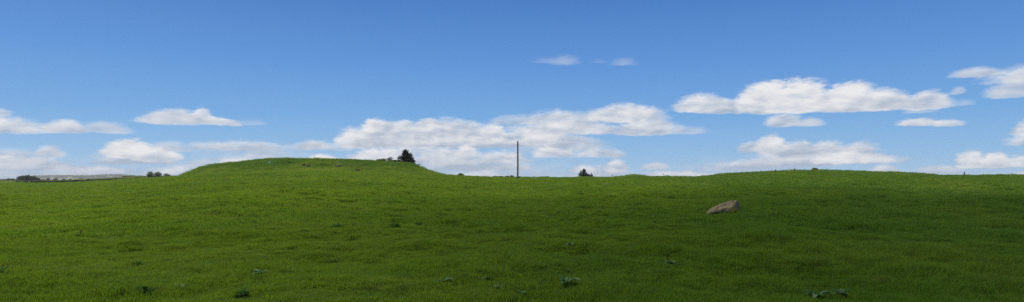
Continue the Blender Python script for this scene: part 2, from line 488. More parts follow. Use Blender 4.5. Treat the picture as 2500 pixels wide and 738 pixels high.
# ------------------------------------------------------------------ boulders
def rock_mesh(pts, cuts=3, amp=.03, seed=0, mat=None, grooves=()):
    bm = bmesh.new()
    for p in pts: bm.verts.new(p)
    r = bmesh.ops.convex_hull(bm, input=bm.verts)
    bmesh.ops.delete(bm, geom=[v for v in bm.verts if not v.link_faces], context='VERTS')
    bmesh.ops.triangulate(bm, faces=bm.faces)
    for k in range(cuts):
        bmesh.ops.subdivide_edges(bm, edges=bm.edges, cuts=1, use_grid_fill=True)
        if k < 2: bmesh.ops.smooth_vert(bm, verts=bm.verts, factor=.2, use_axis_x=True, use_axis_y=True, use_axis_z=True)
    bmesh.ops.triangulate(bm, faces=bm.faces)
    bm.normal_update()
    o = Vector((seed * 3.1, 1.7, seed))
    for v in bm.verts:
        p = v.co
        n = mnoise.fractal(p * 2.6 + o, 1, 2, 4) * amp + mnoise.fractal(p * 9 + o, 1, 2, 3) * amp * .35
        for (a, b, w, d) in grooves:
            ab = b - a; t = max(0, min(1, (p - a).dot(ab) / ab.length_squared))
            dd = (p - (a + ab * t)).length
            n -= d * math.exp(-(dd / w) ** 2)
        v.co = p + v.normal * n
    me = bpy.data.meshes.new('boulder'); bm.to_mesh(me); bm.free()
    me.polygons.foreach_set('use_smooth', [True] * len(me.polygons))
    me.materials.append(mat or M_BOUL)
    return me

bp = hit(1770, 525)
S = bp.y / F                    # metres per photograph pixel at the boulder
def bpt(dx, dz, d): 
    k = (bp.y + d) / bp.y
    return Vector((dx * S * k, d, dz * S))
bpts = [bpt(-42, 0, .12), bpt(-40, -4, .15), bpt(-37, 5, .12), bpt(-31, 12, .12), bpt(-26, 18, .5), bpt(-20, 14, -.02), bpt(2, 19, -.26),
        bpt(11, 22, -.36), bpt(13, 2, -.38), bpt(11, -5, -.36), bpt(-2, 23.5, .45), bpt(14, 30, .48), bpt(26, 36.5, .35), bpt(34, 37.5, .26),
        bpt(40, 31, .24), bpt(43.5, 20, .22), bpt(46, 10, .26), bpt(47, -4, .30), bpt(30, 31, .02), bpt(36, 4, -.10), bpt(36, -5, -.10), bpt(-36, -5, .8), bpt(40, -5, .9),
        bpt(38, 24, .8), bpt(-20, 10, .8)]
boulder = bpy.data.objects.new('boulder', rock_mesh(bpts, 5, .055, 1, None,
    [(bpt(-26, 15, .2), bpt(-10, 19, .2), .022, .06), (bpt(-8, 21, .2), bpt(24, 31, .2), .022, .055), (bpt(-34, 2, .05), bpt(7, 4, -.36), .06, .10)]))
boulder.location = bp + Vector((0, 0, -.02))
link(boulder)
tag(boulder, 'large brown slab boulder with yellow lichen lying in the open grass', 'boulder')

p = at(1991, 107)
s2 = 107 / F
pts = [Vector((a * s2, d, b * s2)) for a, b, d in [(-9, -2, 0), (-8.5, 3, 0), (-6, 5.3, .1), (-1, 4.8, .1), (4, 4, .1), (8.5, 1.8, .1), (9.5, -2, .1),
       (-8, -2, .7), (8, -2, .7), (-6, 4, .6), (4, 3.4, .6), (0, 3, -.25), (0, -2, -.3), (-5, 3.5, -.2)]]
o = bpy.data.objects.new('boulder', rock_mesh(pts, 3, .03, 4)); o.location = p; link(o)
tag(o, 'small grey brown boulder sitting on the brow of the right hand hill against the sky', 'boulder')

p = at(1936.5, 107.6)
pts = [Vector((a, d, b)) for a, b, d in [(-.16, -.05, 0), (.16, -.05, 0), (-.13, .16, 0), (.12, .2, .05), (0, .27, .08), (-.15, -.05, .3), (.15, -.05, .3), (.05, .2, .25)]]
o = bpy.data.objects.new('pale_stone', rock_mesh(pts, 2, .02, 6, simple_mat('pale_stone', (.45, .40, .33), (.6, .56, .48), 5, .9))); o.location = p; link(o)
tag(o, 'small pale stone propped against a stub of post on the right hand brow', 'stone')

p = hit(657, 399)
pts = [Vector((a, d, b)) for a, b, d in [(-.17, -.05, 0), (.17, -.05, 0), (-.15, .2, 0), (.15, .22, .05), (0, .3, .08), (-.15, -.05, .3), (.15, -.05, .3), (.1, .2, .25)]]
o = bpy.data.objects.new('white_stone', rock_mesh(pts, 2, .015, 8, M_WHITE)); o.location = p + Vector((0, 0, .03)); link(o)
tag(o, 'single small white stone on the upper face of the grassy mound', 'stone')

# bare earth scrapes on the mound
def scrape(px, py, w, h, seed, tilt=0, label='', mat=M_EARTH):
    c = hit(px, py)
    sc = c.y / F
    V = []; Fc = []; nr, na = 5, 20
    dz = h * sc; 
    # the scar follows the slope: its depth extent comes from the slope there
    slope = max((H(c.x, c.y + 1.2) - H(c.x, c.y - 1.2)) / 2.4, .12)
    dy = dz / slope * .5
    for i in range(nr):
        for k in range(na):
            a = k / na * 2 * math.pi
            q = (i + .02) / (nr - 1) * (1 + .35 * mnoise.noise(Vector((math.cos(a) * 1.3, math.sin(a) * 1.3, seed))))
            lx = math.cos(a) * q * w * sc * .5; ly = math.sin(a) * q * dy
            x = c.x + lx; y = c.y + ly + lx * tilt
            V.append((x - c.x, y - c.y, H(x, y) - c.z + (.26 if i < nr - 1 else -.05) + .05 * mnoise.noise(Vector((lx * 3, ly * 3, seed)))))
    for i in range(nr - 1):
        for k in range(na):
            Fc.append((i * na + k, i * na + (k + 1) % na, (i + 1) * na + (k + 1) % na, (i + 1) * na + k))
    Fc.append(tuple(range(na - 1, -1, -1)))
    o = mesh_obj('earth_scrape', V, Fc, mat, smooth=True); o.location = c
    return tag(o, label, 'earth scrape', 'bare earth scrapes on the mound')
M_EARTH2 = simple_mat('thin_earth', (.055, .062, .018), (.075, .070, .028), 2, .95, .1, .5)
scrape(740.5, 404.6, 8, 2.6, 3, 0, 'small dark earth scrape, the upper left of the pair below the mound top')
scrape(752.5, 406.8, 9.5, 4.6, 5, .6, 'larger dark earth scrape, the lower right of the pair below the mound top')
scrape(824, 408, 15, 3.2, 7, .5, 'faint brownish worn patch to the right of the two dark scrapes', M_EARTH2)
scrape(873, 416.6, 13, 2.2, 9, 0, 'low thin dark scrape near the foot of the mound, rightmost of all', M_EARTH)

# ------------------------------------------------------------------ weeds
def leaf_blade(V, Fc, base, yaw, L, W, lift, curl, wav, seed, segs=6):
    d = Vector((math.sin(yaw), math.cos(yaw), 0)); sd = Vector((math.cos(yaw), -math.sin(yaw), 0))
    r = random.Random(seed)
    k0 = len(V); ang = lift; p = Vector(base)
    for i in range(segs + 1):
        t = i / segs
        w = W * (math.sin(math.pi * min(1, t * .92 + .06)) ** .75) * (1 - .25 * t) * .5
        if i == segs: w = W * .04
        n = d * (-math.sin(ang)) + Vector((0, 0, math.cos(ang)))
        e1 = math.sin(t * 9 + r.random() * 6) * wav * W; e2 = math.sin(t * 8 + r.random() * 6) * wav * W
        V.append(p - sd * w + n * (w * .35 + e1)); V.append(p.copy()); V.append(p + sd * w + n * (w * .35 + e2))
        ang -= curl / segs
        p = p + (d * math.cos(ang) + Vector((0, 0, math.sin(ang)))) * (L / segs)
    for i in range(segs):
        a = k0 + i * 3
        Fc.append((a, a + 1, a + 4, a + 3)); Fc.append((a + 1, a + 2, a + 5, a + 4))

def dock(px, py, size, n, label, seed, mat=None, stalks=0, flat=0.0):
    r = random.Random(seed)
    c = hit(px, py)
    t = empty('dock_plant', c, label, 'dock plant', 'broad leaved docks in the grass')
    t.rotation_euler.z = r.uniform(0, 6)
    V = []; Fc = []; V2 = []; F2 = []
    for i in range(n):
        yaw = i / n * 6.283 + r.uniform(-.5, .5)
        L = size * .8 * r.uniform(.6, 1.1)
        tv, tf = (V2, F2) if i % 3 == 1 else (V, Fc)
        leaf_blade(tv, tf, (r.uniform(-.02, .02), r.uniform(-.02, .02), .03), yaw, L, L * r.uniform(.34, .46),
                   r.uniform(.75, 1.25) * (1 - flat * .5), r.uniform(.8, 1.7), .06, r.random())
    m1 = mat or M_DOCK
    mesh_obj('leaves', V, Fc, m1, t, True)
    if F2: mesh_obj('pale_leaves', V2, F2, M_DOCKP, t, True)
    for s in range(stalks):
        a = r.uniform(0, 6); h = size * r.uniform(.5, .9)
        top = Vector((math.cos(a) * .08, math.sin(a) * .08, h)); VV = []; FF = []
        for i in range(5):
            q = i / 4
            for k in range(5):
                b = k / 5 * 6.283
                VV.append(top * q + Vector((math.cos(b), math.sin(b), 0)) * (.008 * (1 - .5 * q)))
        for i in range(4):
            for k in range(5):
                FF.append((i * 5 + k, i * 5 + (k + 1) % 5, i * 5 + 5 + (k + 1) % 5, i * 5 + 5 + k))
        for i in range(60):
            q = r.uniform(.45, 1); b = top * q + Vector((r.gauss(0, .012), r.gauss(0, .012), 0)); k = len(VV)
            VV += [b, b + Vector((.012, 0, .004)), b + Vector((.004, .01, .014))]; FF.append((k, k + 1, k + 2))
        mesh_obj('seed_stalk', VV, FF, M_STALK, t)
    return t

dock(1385, 700, .34, 9, 'biggest dock in the foreground, with upright pale leaves and a broad bright one', 11)
dock(1625, 650, .34, 8, 'dock with long grey green leaves lying to either side, below and left of the boulder', 12, stalks=1)
dock(636, 676, .30, 8, 'dark ragged dock with a long pale leaf, in the left foreground', 13, M_WEED)
dock(441, 703, .22, 5, 'two small pale flat dock leaves in the left foreground', 14, M_DOCKP, flat=.8)
dock(641, 634, .24, 6, 'small pale dock just above the dark ragged one at left', 15, M_DOCKP, flat=.6)
dock(1083, 694, .24, 6, 'small grey dock left of centre near the lower edge', 16, flat=.3)
dock(1192, 688, .22, 6, 'small dock between the grey one and the largest one near the lower edge', 17, flat=.3)
dock(1216, 711, .24, 6, 'low dark dock just below the small middle one', 18, M_WEED, flat=.3)
dock(1272, 727, .22, 6, 'dark dock lowest in the picture, left of the largest one', 19, M_WEED)
dock(1391, 600, .24, 6, 'flat pale dock higher up the field above the largest one', 20, M_DOCKP, flat=.8)
dock(1992, 733, .32, 9, 'dull grey dock with upright leaves at the lower right edge', 21)
dock(2050, 728, .30, 9, 'spreading dock right beside the dull grey one at the lower right edge', 22, stalks=0)
dock(435, 623, .18, 5, 'tiny pale dock above the two flat leaves at left', 23, M_DOCKP, flat=.4)
dock(1592, 534, .26, 6, 'small weedy dock with a rusty brown stalk in the mid field left of the boulder', 24, M_WEED, stalks=3)
dock(815, 644, .17, 5, 'tiny dock with reddish stalk between the left and centre weeds', 25, stalks=1)
dock(194, 578, .22, 5, 'tiny dark dock far left in the mid field', 26, M_WEED, stalks=1)

def weed_mesh(rad, h, n, seed):
    r = random.Random(seed); V = []; Fc = []
    for i in range(n):
        a = r.uniform(0, 6.283); q = rad * math.sqrt(r.random())
        b = Vector((math.cos(a) * q, math.sin(a) * q * .8, h * r.random() * (1 - .5 * (q / rad) ** 2)))
        leaf_blade(V, Fc, b, r.uniform(0, 6.283), .07 + .10 * r.random(), .028 + .03 * r.random(), r.uniform(.1, 1.2), .8, .03, r.random(), 3)
    return V, Fc

def weed(px, py, wpx, hpx, label, seed):
    c = hit(px, py); s = c.y / F
    V, Fc = weed_mesh(wpx * s * .5, hpx * s, int(40 + 90 * wpx * s), seed)
    o = mesh_obj('weed_clump', V, Fc, M_WEED); o.location = c
    return tag(o, label, 'weed clump', 'low dark weed clumps in the field')
for a in [(1415, 474.5, 20, 4, 'left half of a long dark line of weeds high in the field', 1),
          (1444, 474, 20, 5, 'right half of a long dark line of weeds high in the field', 2),
          (1637, 484.5, 14, 6, 'little dark weed tuft between the pole and the boulder', 3),
          (962, 556, 24, 9, 'dark weed clump in the mid field below the mound trees', 4),
          (822, 556, 26, 7, 'low wide weed clump in the mid field below the mound scrapes', 5),
          (1019, 553, 16, 8, 'small dark weed clump just right of the one below the mound trees', 6),
          (10, 668, 26, 9, 'dark weed clump at the left edge of the picture', 7),
          (592, 727, 24, 12, 'dark clump lowest of the weeds at left', 8),
          (352, 716, 18, 8, 'small clump left of the lowest weeds near the bottom left', 9),
          (1813, 578, 26, 9, 'dark weed clump in the shade below the boulder', 10),
          (2368, 537, 34, 7, 'brown tinged weed clump far right in the mid field', 11),
          (1657, 460, 14, 3, 'thin dark weeds near the crest between pole and right hand hill', 12),
          (334, 650, 14, 6, 'small dark tuft left of centre in the left foreground', 13),
          (187, 519, 12, 3, 'tiny dark tuft alone in the far left of the field', 14)]:
    weed(*a)

# longer grass left ungrazed round the boulder, and taller stems scattered through the foreground
tall_m = [clump_mesh('tall_tuft', 46, .10, .20, .006, BL, .55, 70 + s) for s in range(4)]
rg = np.random.default_rng(5)
ring = []
for k in range(150):
    a = rg.uniform(0, 6.283); ring.append((bp.x + .03 + math.cos(a) * rg.uniform(.78, .98), bp.y + .25 + math.sin(a) * rg.uniform(.62, .85)))
extra_grass('long_grass', 'longer ungrazed grass fringing the foot of the brown boulder', ring, rg.uniform(.5, 1.0, 150), tall_m, 1)
xs, ys, r9 = wedge_points(7, 30, 1.0, R(46), 909)
kp = fbm(xs / 3.1, ys / 3.1, 55, 3) > .10
xs, ys = xs[kp], ys[kp]
extra_grass('tall_grass', 'taller grass tufts scattered through the near pasture', np.stack([xs, ys], 1), r9.uniform(.45, .95, len(xs)), tall_m, 2)

# ------------------------------------------------------------------ pole and posts
def tube(pts, rads, n=10, cap=True):
    V = []; Fc = []
    for i, (p, r) in enumerate(zip(pts, rads)):
        p = Vector(p)
        d = (Vector(pts[min(i + 1, len(pts) - 1)]) - Vector(pts[max(i - 1, 0)])).normalized()
        a = d.orthogonal().normalized() if abs(d.z) < .9 else Vector((1, 0, 0)); b = d.cross(a).normalized(); a = b.cross(d).normalized()
        for k in range(n):
            t = k / n * 6.28318
            V.append(p + (a * math.cos(t) + b * math.sin(t)) * r)
    for i in range(len(pts) - 1):
        for k in range(n):
            Fc.append((i * n + k, i * n + (k + 1) % n, i * n + n + (k + 1) % n, i * n + n + k))
    if cap:
        Fc.append(tuple(range(n - 1, -1, -1))); Fc.append(tuple(range(len(V) - n, len(V))))
    return V, Fc

pb = hit(1264, 435.6)
ph = (438 - 345.5) / F * pb.y + EYE - pb.z
pole = empty('utility_pole', pb, 'tall bare wooden pole standing alone on the crest against the clouds', 'pole')
V, Fc = tube([(0, 0, -.4), (0, 0, .05), (.015, 0, ph * .5), (.0, 0, ph - .18), (0, 0, ph - .02)], [.155, .15, .14, .13, .12], 16)
mesh_obj('shaft', V, Fc, M_POLE, pole, True)
V, Fc = tube([(0, 0, ph - .03), (0, 0, ph + .02), (0, 0, ph + .07)], [.125, .12, .03], 16)
mesh_obj('cap', V, Fc, M_IRON, pole)
V, Fc = tube([(0, -.19, 1.6), (0, -.19, 1.9)], [.03, .03], 6)
mesh_obj('base_plate', [(-.09, -.185, 1.6), (.09, -.185, 1.6), (.09, -.185, 1.85), (-.09, -.185, 1.85), (-.09, -.16, 1.6), (.09, -.16, 1.6), (.09, -.16, 1.85), (-.09, -.16, 1.85)],
         [(0, 1, 2, 3), (7, 6, 5, 4), (0, 4, 5, 1), (1, 5, 6, 2), (2, 6, 7, 3), (3, 7, 4, 0)], M_IRON, pole)
V, Fc = weed_mesh(.55, .28, 140, 77)
o = mesh_obj('weed_clump', V, Fc, M_WEED); o.location = pb
tag(o, 'low dark weeds growing round the foot of the wooden pole', 'weed clump', 'low dark weed clumps in the field')

def post(px, Y, hpx, wpx, lean, label, seed):
    c = at(px, Y); s = Y / F; h = hpx * s
    V, Fc = tube([(0, 0, -.3), (lean * .1, 0, h * .4), (lean * h, 0, h * .93), (lean * h * 1.02, 0, h)], [wpx * s * .55, wpx * s * .5, wpx * s * .46, wpx * s * .3], 9)
    V = [v + Vector((mnoise.noise(v * 4 + Vector((seed, 0, 0))) * .02, mnoise.noise(v * 5 + Vector((0, seed, 0))) * .02, 0)) for v in V]
    o = mesh_obj('fence_post', V, Fc, M_POST); o.location = c
    return tag(o, label, 'fence post', 'old fence posts along the brow')
post(1798, 116, 3.6, 1.8, .05, 'tiniest stub of post on the skyline, leftmost of the posts', 1)
post(1858.5, 111, 4.6, 2.3, -.1, 'short stub post on the skyline, second from the left', 2)
post(1894.5, 109, 7.0, 2.7, -.2, 'brown leaning post on the skyline left of the pale stone', 3)
post(1939.5, 107.6, 7.2, 2.6, .08, 'dark stub of post with the pale stone at its foot', 4)
post(2354, 110.8, 9.4, 2.6, 0, 'thin upright post standing alone on the far right skyline', 5)

# ------------------------------------------------------------------ trees
def leaf_cloud(centres, n, size, seed, squash=.8):
    """small leaf-cluster faces spread through several lobes"""
    r = random.Random(seed); V = []; Fc = []
    tot = sum(c[1] ** 2 for c in centres)
    for (c, rad) in centres:
        m = int(n * rad * rad / tot)
        for i in range(m):
            d = Vector((r.gauss(0, 1), r.gauss(0, 1), r.gauss(0, 1))).normalized()
            q = rad * (.35 + .65 * r.random() ** .5) * (1 + .28 * mnoise.noise(d * 2.5 + c))
            p = c + Vector((d.x * q, d.y * q, d.z * q * squash))
            a = Vector((r.gauss(0, 1), r.gauss(0, 1), r.gauss(0, .6))).normalized()
            b = a.orthogonal().normalized()
            if r.random() < .5: b = a.cross(b)
            s = size * r.uniform(.5, 1.3); k = len(V)
            V += [p - a * s, p + b * s * .55, p + a * s, p - b * s * .55]
            Fc.append((k, k + 1, k + 2, k + 3))
    return V, Fc

def limbs(V, Fc, top, h0, n, length, seed, r0):
    r = random.Random(seed)
    for i in range(n):
        z = h0 + (top - h0) * r.random(); a = r.uniform(0, 6.283)
        e = Vector((math.cos(a) * length * r.uniform(.5, 1), math.sin(a) * length * r.uniform(.5, 1), z + length * r.uniform(.3, .8)))
        v, f = tube([(0, 0, z), Vector((0, 0, z)).lerp(e, .5) + Vector((0, 0, -.05 * length)), e], [r0, r0 * .6, r0 * .2], 5)
        k = len(V); V += v; Fc += [tuple(q + k for q in t) for t in f]

def round_tree(name, px, top_py, wpx, Y, label, cat, mat, seed, lobes=7, n=1800, leaf=.22, group=None, squash=.8, low=.25):
    c = at(px, Y); s = Y / F
    h = EYE + (HY - top_py) * s - c.z
    w = wpx * s * .5
    r = random.Random(seed)
    t = empty(name, c, label, cat, group)
    V, Fc = tube([(0, 0, -.2), (.05, 0, h * .3), (-.05, .03, h * .6), (0, 0, h * .85)], [w * .11, w * .08, w * .05, w * .02], 7)
    limbs(V, Fc, h * .6, h * .2, 7, w * .7, seed, w * .035)
    mesh_obj('trunk', V, Fc, M_BARK, t)
    cs = []
    if 'horizon' in (group or '') or 'fields' in (group or ''): n = int(n * 1.4)
    vis = EYE + (HY - float(np.interp(px, PXS, SKY))) * s - c.z if Y > 135 else 0     # what the brow hides
    zl = max(h * low, min(vis, h * .85)); sp = h - zl
    for i in range(lobes * 2):
        a = i * 2.4 + r.uniform(-.4, .4); q = w * math.sqrt((i + .5) / (lobes * 2)) * .80
        rad = min(w * r.uniform(.30, .46), sp * .62)
        rt = h - rad * squash * r.uniform(.8, 1.25)
        z = zl + (rt - zl) * math.sqrt(max(0, 1 - (q / w) ** 2)) * r.uniform(.72, 1.0)
        cs.append((Vector((math.cos(a) * q, math.sin(a) * q, z)), rad))
        if sp > rad * 2: cs.append((Vector((math.cos(a) * q, math.sin(a) * q, zl + (z - zl) * r.uniform(.1, .6))), rad))
    V, Fc = leaf_cloud(cs, n, leaf, seed, squash)
    mesh_obj('crown', V, Fc, mat, t)
    return t

def conifer(px, top_py, wpx, Y, label, seed, n_wh=16, dens=26, group=None, mat=None, lean=0.0, cat='conifer'):
    c = at(px, Y); s = Y / F
    h = EYE + (HY - top_py) * s - c.z; w = wpx * s * .5 * 1.5
    dens = dens * 1.5
    r = random.Random(seed)
    t = empty('conifer_tree', c, label, cat, group)
    V, Fc = tube([(0, 0, -.2), (0, 0, h * .4), (lean * .5, 0, h * .75), (lean, 0, h * .98)], [h * .022, h * .016, h * .009, h * .003], 7)
    mesh_obj('trunk', V, Fc, M_BARK, t)
    V = []; Fc = []
    for i in range(n_wh):
        q = (i + r.uniform(-.3, .3)) / n_wh
        z = h * (.10 + .88 * max(q, 0))
        rad = w * (1 - max(q, 0)) ** 1.32 * r.uniform(.66, 1.2) + w * .05
        nb = r.randint(5, 8)
        for b in range(nb):
            a = b / nb * 6.283 + r.uniform(-.4, .4)
            L = rad * r.uniform(.6, 1.15)
            m = int(dens * (.35 + L / w))
            for k in range(m):
                u = r.random() ** .7
                dr = -.22 * u * L + .30 * L * u * u
                p = Vector((math.cos(a) * L * u, math.sin(a) * L * u, z + dr)) + Vector((r.gauss(0, .06 * w), r.gauss(0, .06 * w), r.gauss(0, .03 * w)))
                p.x += lean * (z / h) ** 2
                sz = w * r.uniform(.05, .12); dd = Vector((math.cos(a + r.gauss(0, .5)), math.sin(a + r.gauss(0, .5)), r.uniform(-.4, .35)))
                sd = Vector((-dd.y, dd.x, r.uniform(-.6, .6))).normalized(); q0 = len(V)
                V += [p - dd * sz, p + sd * sz * .45, p + dd * sz * 1.2, p - sd * sz * .45]; Fc.append((q0, q0 + 1, q0 + 2, q0 + 3))
    # leader tip
    for k in range(24):
        p = Vector((lean + r.gauss(0, w * .02), r.gauss(0, w * .02), h * r.uniform(.93, 1.0))); sz = w * .07; q0 = len(V)
        dd = Vector((r.gauss(0, .3), r.gauss(0, .3), 1)).normalized(); sd = dd.orthogonal().normalized()
        V += [p - dd * sz, p + sd * sz * .4, p + dd * sz, p - sd * sz * .4]; Fc.append((q0, q0 + 1, q0 + 2, q0 + 3))
    mesh_obj('crown', V, Fc, mat or M_CON, t)
    return t

G1 = 'trees behind the mound'
conifer(990.5, 365.5, 48, 150, 'tallest dark spruce rising behind the right end of the mound', 31, 20, 34, G1)
conifer(1003, 373, 32, 152, 'second dark spruce close against the right of the tallest one', 32, 16, 26, G1)
conifer(1007, 388, 24, 148, 'short spruce at the foot of the tall ones where the mound slopes away', 38, 10, 26, G1)
conifer(974, 381, 28, 150, 'short dark spruce on the left flank of the tallest one', 33, 10, 22, G1)
round_tree('scrub_tree', 963, 389.5, 20, 146, 'low dark shrub between the spruces and the loose tree', 'shrub', M_LEAFD, 34, 4, 700, .15, G1)
round_tree('scrub_tree', 951, 381.5, 23, 146, 'loose open small tree showing sky through its crown', 'tree', M_LEAFM, 35, 4, 330, .14, G1, .9, .35)
round_tree('scrub_tree', 935, 386, 20, 146, 'small ragged bush left of the loose tree on the mound', 'shrub', M_LEAFM, 36, 5, 380, .13, G1)
round_tree('scrub_tree', 925, 387.6, 12, 146, 'leftmost tiny bush on the mound skyline', 'shrub', M_LEAFM, 37, 3, 330, .13, G1)

G2 = 'hawthorns by the wall'
round_tree('hawthorn_tree', 366.5, 418.0, 15, 215, 'left hawthorn of three beside the wall, round and greyish', 'tree', M_LEAFH, 41, 7, 1900, .16, G2, .95, .2)
round_tree('hawthorn_tree', 385.5, 417.8, 20, 218, 'middle and widest hawthorn of the three beside the wall', 'tree', M_LEAFH, 42, 8, 2300, .16, G2, .95, .2)
round_tree('hawthorn_tree', 407, 422.2, 17, 222, 'right and lowest hawthorn of the three, paler with blossom', 'tree', leafy('blossom_leaves', (.24, .24, .15), (.55, .54, .46), 1.2, .45), 43, 7, 1700, .16, G2, .95, .2)

round_tree('oak_tree', 65, 428, 38, 420, 'broad dark domed tree beyond the wall at far left', 'tree', M_LEAFD, 51, 12, 3200, .50, 'trees in the far fields', .8, .05)
for i, (px, ty, w, Y, lab) in enumerate([
    (90, 433.5, 12, 440, 'smaller tree touching the right of the broad dark domed tree'),
    (8, 437, 14, 520, 'hazy bush at the very left edge of the picture'),
    (21, 434.3, 12, 520, 'hazy bush second from the left edge, the taller one'),
    (31, 435, 10, 525, 'hazy bush just left of the broad dark domed tree'),
    (118, 434.3, 9, 900, 'pale misty tree first to the right of the dark group'),
    (135, 433.6, 12, 900, 'pale misty tree below the wooded ridge, the widest'),
    (156, 435.5, 8, 900, 'low misty bush between the two misty trees'),
    (172, 434.4, 10, 900, 'pale misty tree near the middle of the far green strip'),
    (197, 434.4, 12, 900, 'rightmost pale misty tree above the far green strip')]):
    round_tree('field_tree', px, ty, w, Y, lab, 'tree', M_LEAFM, 60 + i, 5, 500, .35 * Y / 450, 'trees in the far fields', .8, .1)

G3 = 'trees on the horizon'
round_tree('field_tree', 1124.5, 423.4, 15, 200, 'small dark tree on the horizon just right of the mound', 'tree', M_LEAFD, 71, 5, 600, .2, G3)
conifer(1145, 427.6, 7, 220, 'tiny pointed tree on the horizon between the mound and the pole', 72, 7, 10, G3)
round_tree('field_tree', 1167, 429.2, 9, 240, 'tiny round bush on the horizon midway from the mound to the pole', 'tree', M_LEAFM, 73, 3, 250, .2, G3)
for i, (px, ty, w, m, lab) in enumerate([(1209, 429.4, 18, M_LEAFM, 'pale low trees at the left of the row left of the pole'),
    (1222, 429.8, 16, M_LEAFM, 'second pale low tree of the row left of the pole'),
    (1238, 428.8, 14, M_LEAFD, 'darker low tree in the row left of the pole'),
    (1249.5, 427.4, 11, M_LEAFD, 'tallest dark tree of the row, nearest the pole on its left'),
    (1268, 430.4, 10, M_LEAFD, 'little dark bush peeping out right of the pole'),
    (1320, 431, 18, M_LEAFM, 'faint low bush on the horizon right of the pole'),
    (1336, 430.6, 12, M_LEAFM, 'faint dark low bush beside the other right of the pole')]):
    round_tree('field_tree', px, ty, w, 420, lab, 'tree', m, 80 + i, 4, 420, .3, G3)
conifer(1426, 412.6, 40, 200, 'tallest spruce of the clump on the horizon right of the pole', 91, 14, 26, G3)
conifer(1418, 416.5, 24, 202, 'second spruce at the left of the horizon clump', 92, 12, 22, G3)
conifer(1444, 422, 20, 205, 'short spruce at the right end of the horizon clump', 93, 9, 22, G3)
round_tree('field_tree', 1435, 424.5, 22, 204, 'rounded dark bush in the middle of the horizon clump', 'tree', M_LEAFD, 94, 5, 700, .2, G3)
conifer(1494.5, 426, 12, 200, 'small lone spruce on the horizon right of the clump', 95, 8, 16, G3)
conifer(1620.5, 423.4, 12, 200, 'small pointed spruce on the horizon between clump and right hand hill', 96, 8, 18, G3)
round_tree('field_tree', 1629, 428, 11, 202, 'tiny bush touching the right of the small pointed spruce', 'tree', M_LEAFD, 97, 3, 250, .16, G3)

# ------------------------------------------------------------------ dry stone wall and hedge in the left distance
def stone_wall(p0, p1, Y0, Y1, label, seed, hh=1.15, L0=.42):
    r = random.Random(seed); V = []; Fc = []
    a = at(p0, Y0); b = at(p1, Y1); L = (b - a).length
    n = int(L / L0)
    for row in range(5):
        for i in range(n):
            if (row == 4 and r.random() < .2): continue
            t = (i + r.uniform(-.15, .15) + (row % 2) * .5) / n
            x = a.x + (b.x - a.x) * t; y = a.y + (b.y - a.y) * t
            z0 = H(x, y) + row * hh / 5 - .05
            wx = L0 * r.uniform(.52, .68); wz = hh / 5 * r.uniform(.46, .62); wy = .30 - row * .03 + r.uniform(-.03, .04)
            k = len(V)
            for sx in (-1, 1):
                for sy in (-1, 1):
                    for sz in (-1, 1):
                        V.append((x + sx * wx * r.uniform(.85, 1), y + sy * wy * r.uniform(.85, 1), z0 + hh / 10 + sz * wz * r.uniform(.85, 1)))
            Fc += [(k, k + 1, k + 3, k + 2), (k + 4, k + 6, k + 7, k + 5), (k, k + 4, k + 5, k + 1), (k + 2, k + 3, k + 7, k + 6), (k, k + 2, k + 6, k + 4), (k + 1, k + 5, k + 7, k + 3)]
    o = mesh_obj('stone_wall', V, Fc, M_WALL)
    return tag(o, label, 'stone wall')
stone_wall(40, 455, 190, 190, 'dark dry stone wall crossing the left distance behind the field', 3)
def hedge(p0, p1, Y, wid, h, label, mat, seed, n, leaf):
    r = random.Random(seed); V = []; Fc = []
    a = at(p0, Y); b = at(p1, Y)
    for i in range(n):
        t = r.random(); x = a.x + (b.x - a.x) * t; y = Y + r.uniform(-wid, wid)
        hh = h * (.7 + .9 * max(0, mnoise.noise(Vector((x * .15, seed, 0))) + .3))
        p = Vector((x, y, H(x, y) + hh * r.random()))
        d = Vector((r.gauss(0, 1), r.gauss(0, 1), r.gauss(0, 1))).normalized(); e = d.orthogonal().normalized(); s = leaf * r.uniform(.5, 1.2); k = len(V)
        V += [p - d * s, p + e * s * .7, p + d * s, p - e * s * .7]; Fc.append((k, k + 1, k + 2, k + 3))
    o = mesh_obj('hedge', V, Fc, mat)
    return tag(o, label, 'hedge')
hedge(300, 440, 452, 1.5, .4, 'low dark hedge along the ridge of the far field left of the mound', M_LEAFM, 4, 5000, .4)
hedge(-40, 120, 450, 1.5, .7, 'thin hedge at the edge of the far fields at left', M_LEAFM, 5, 3500, .4)

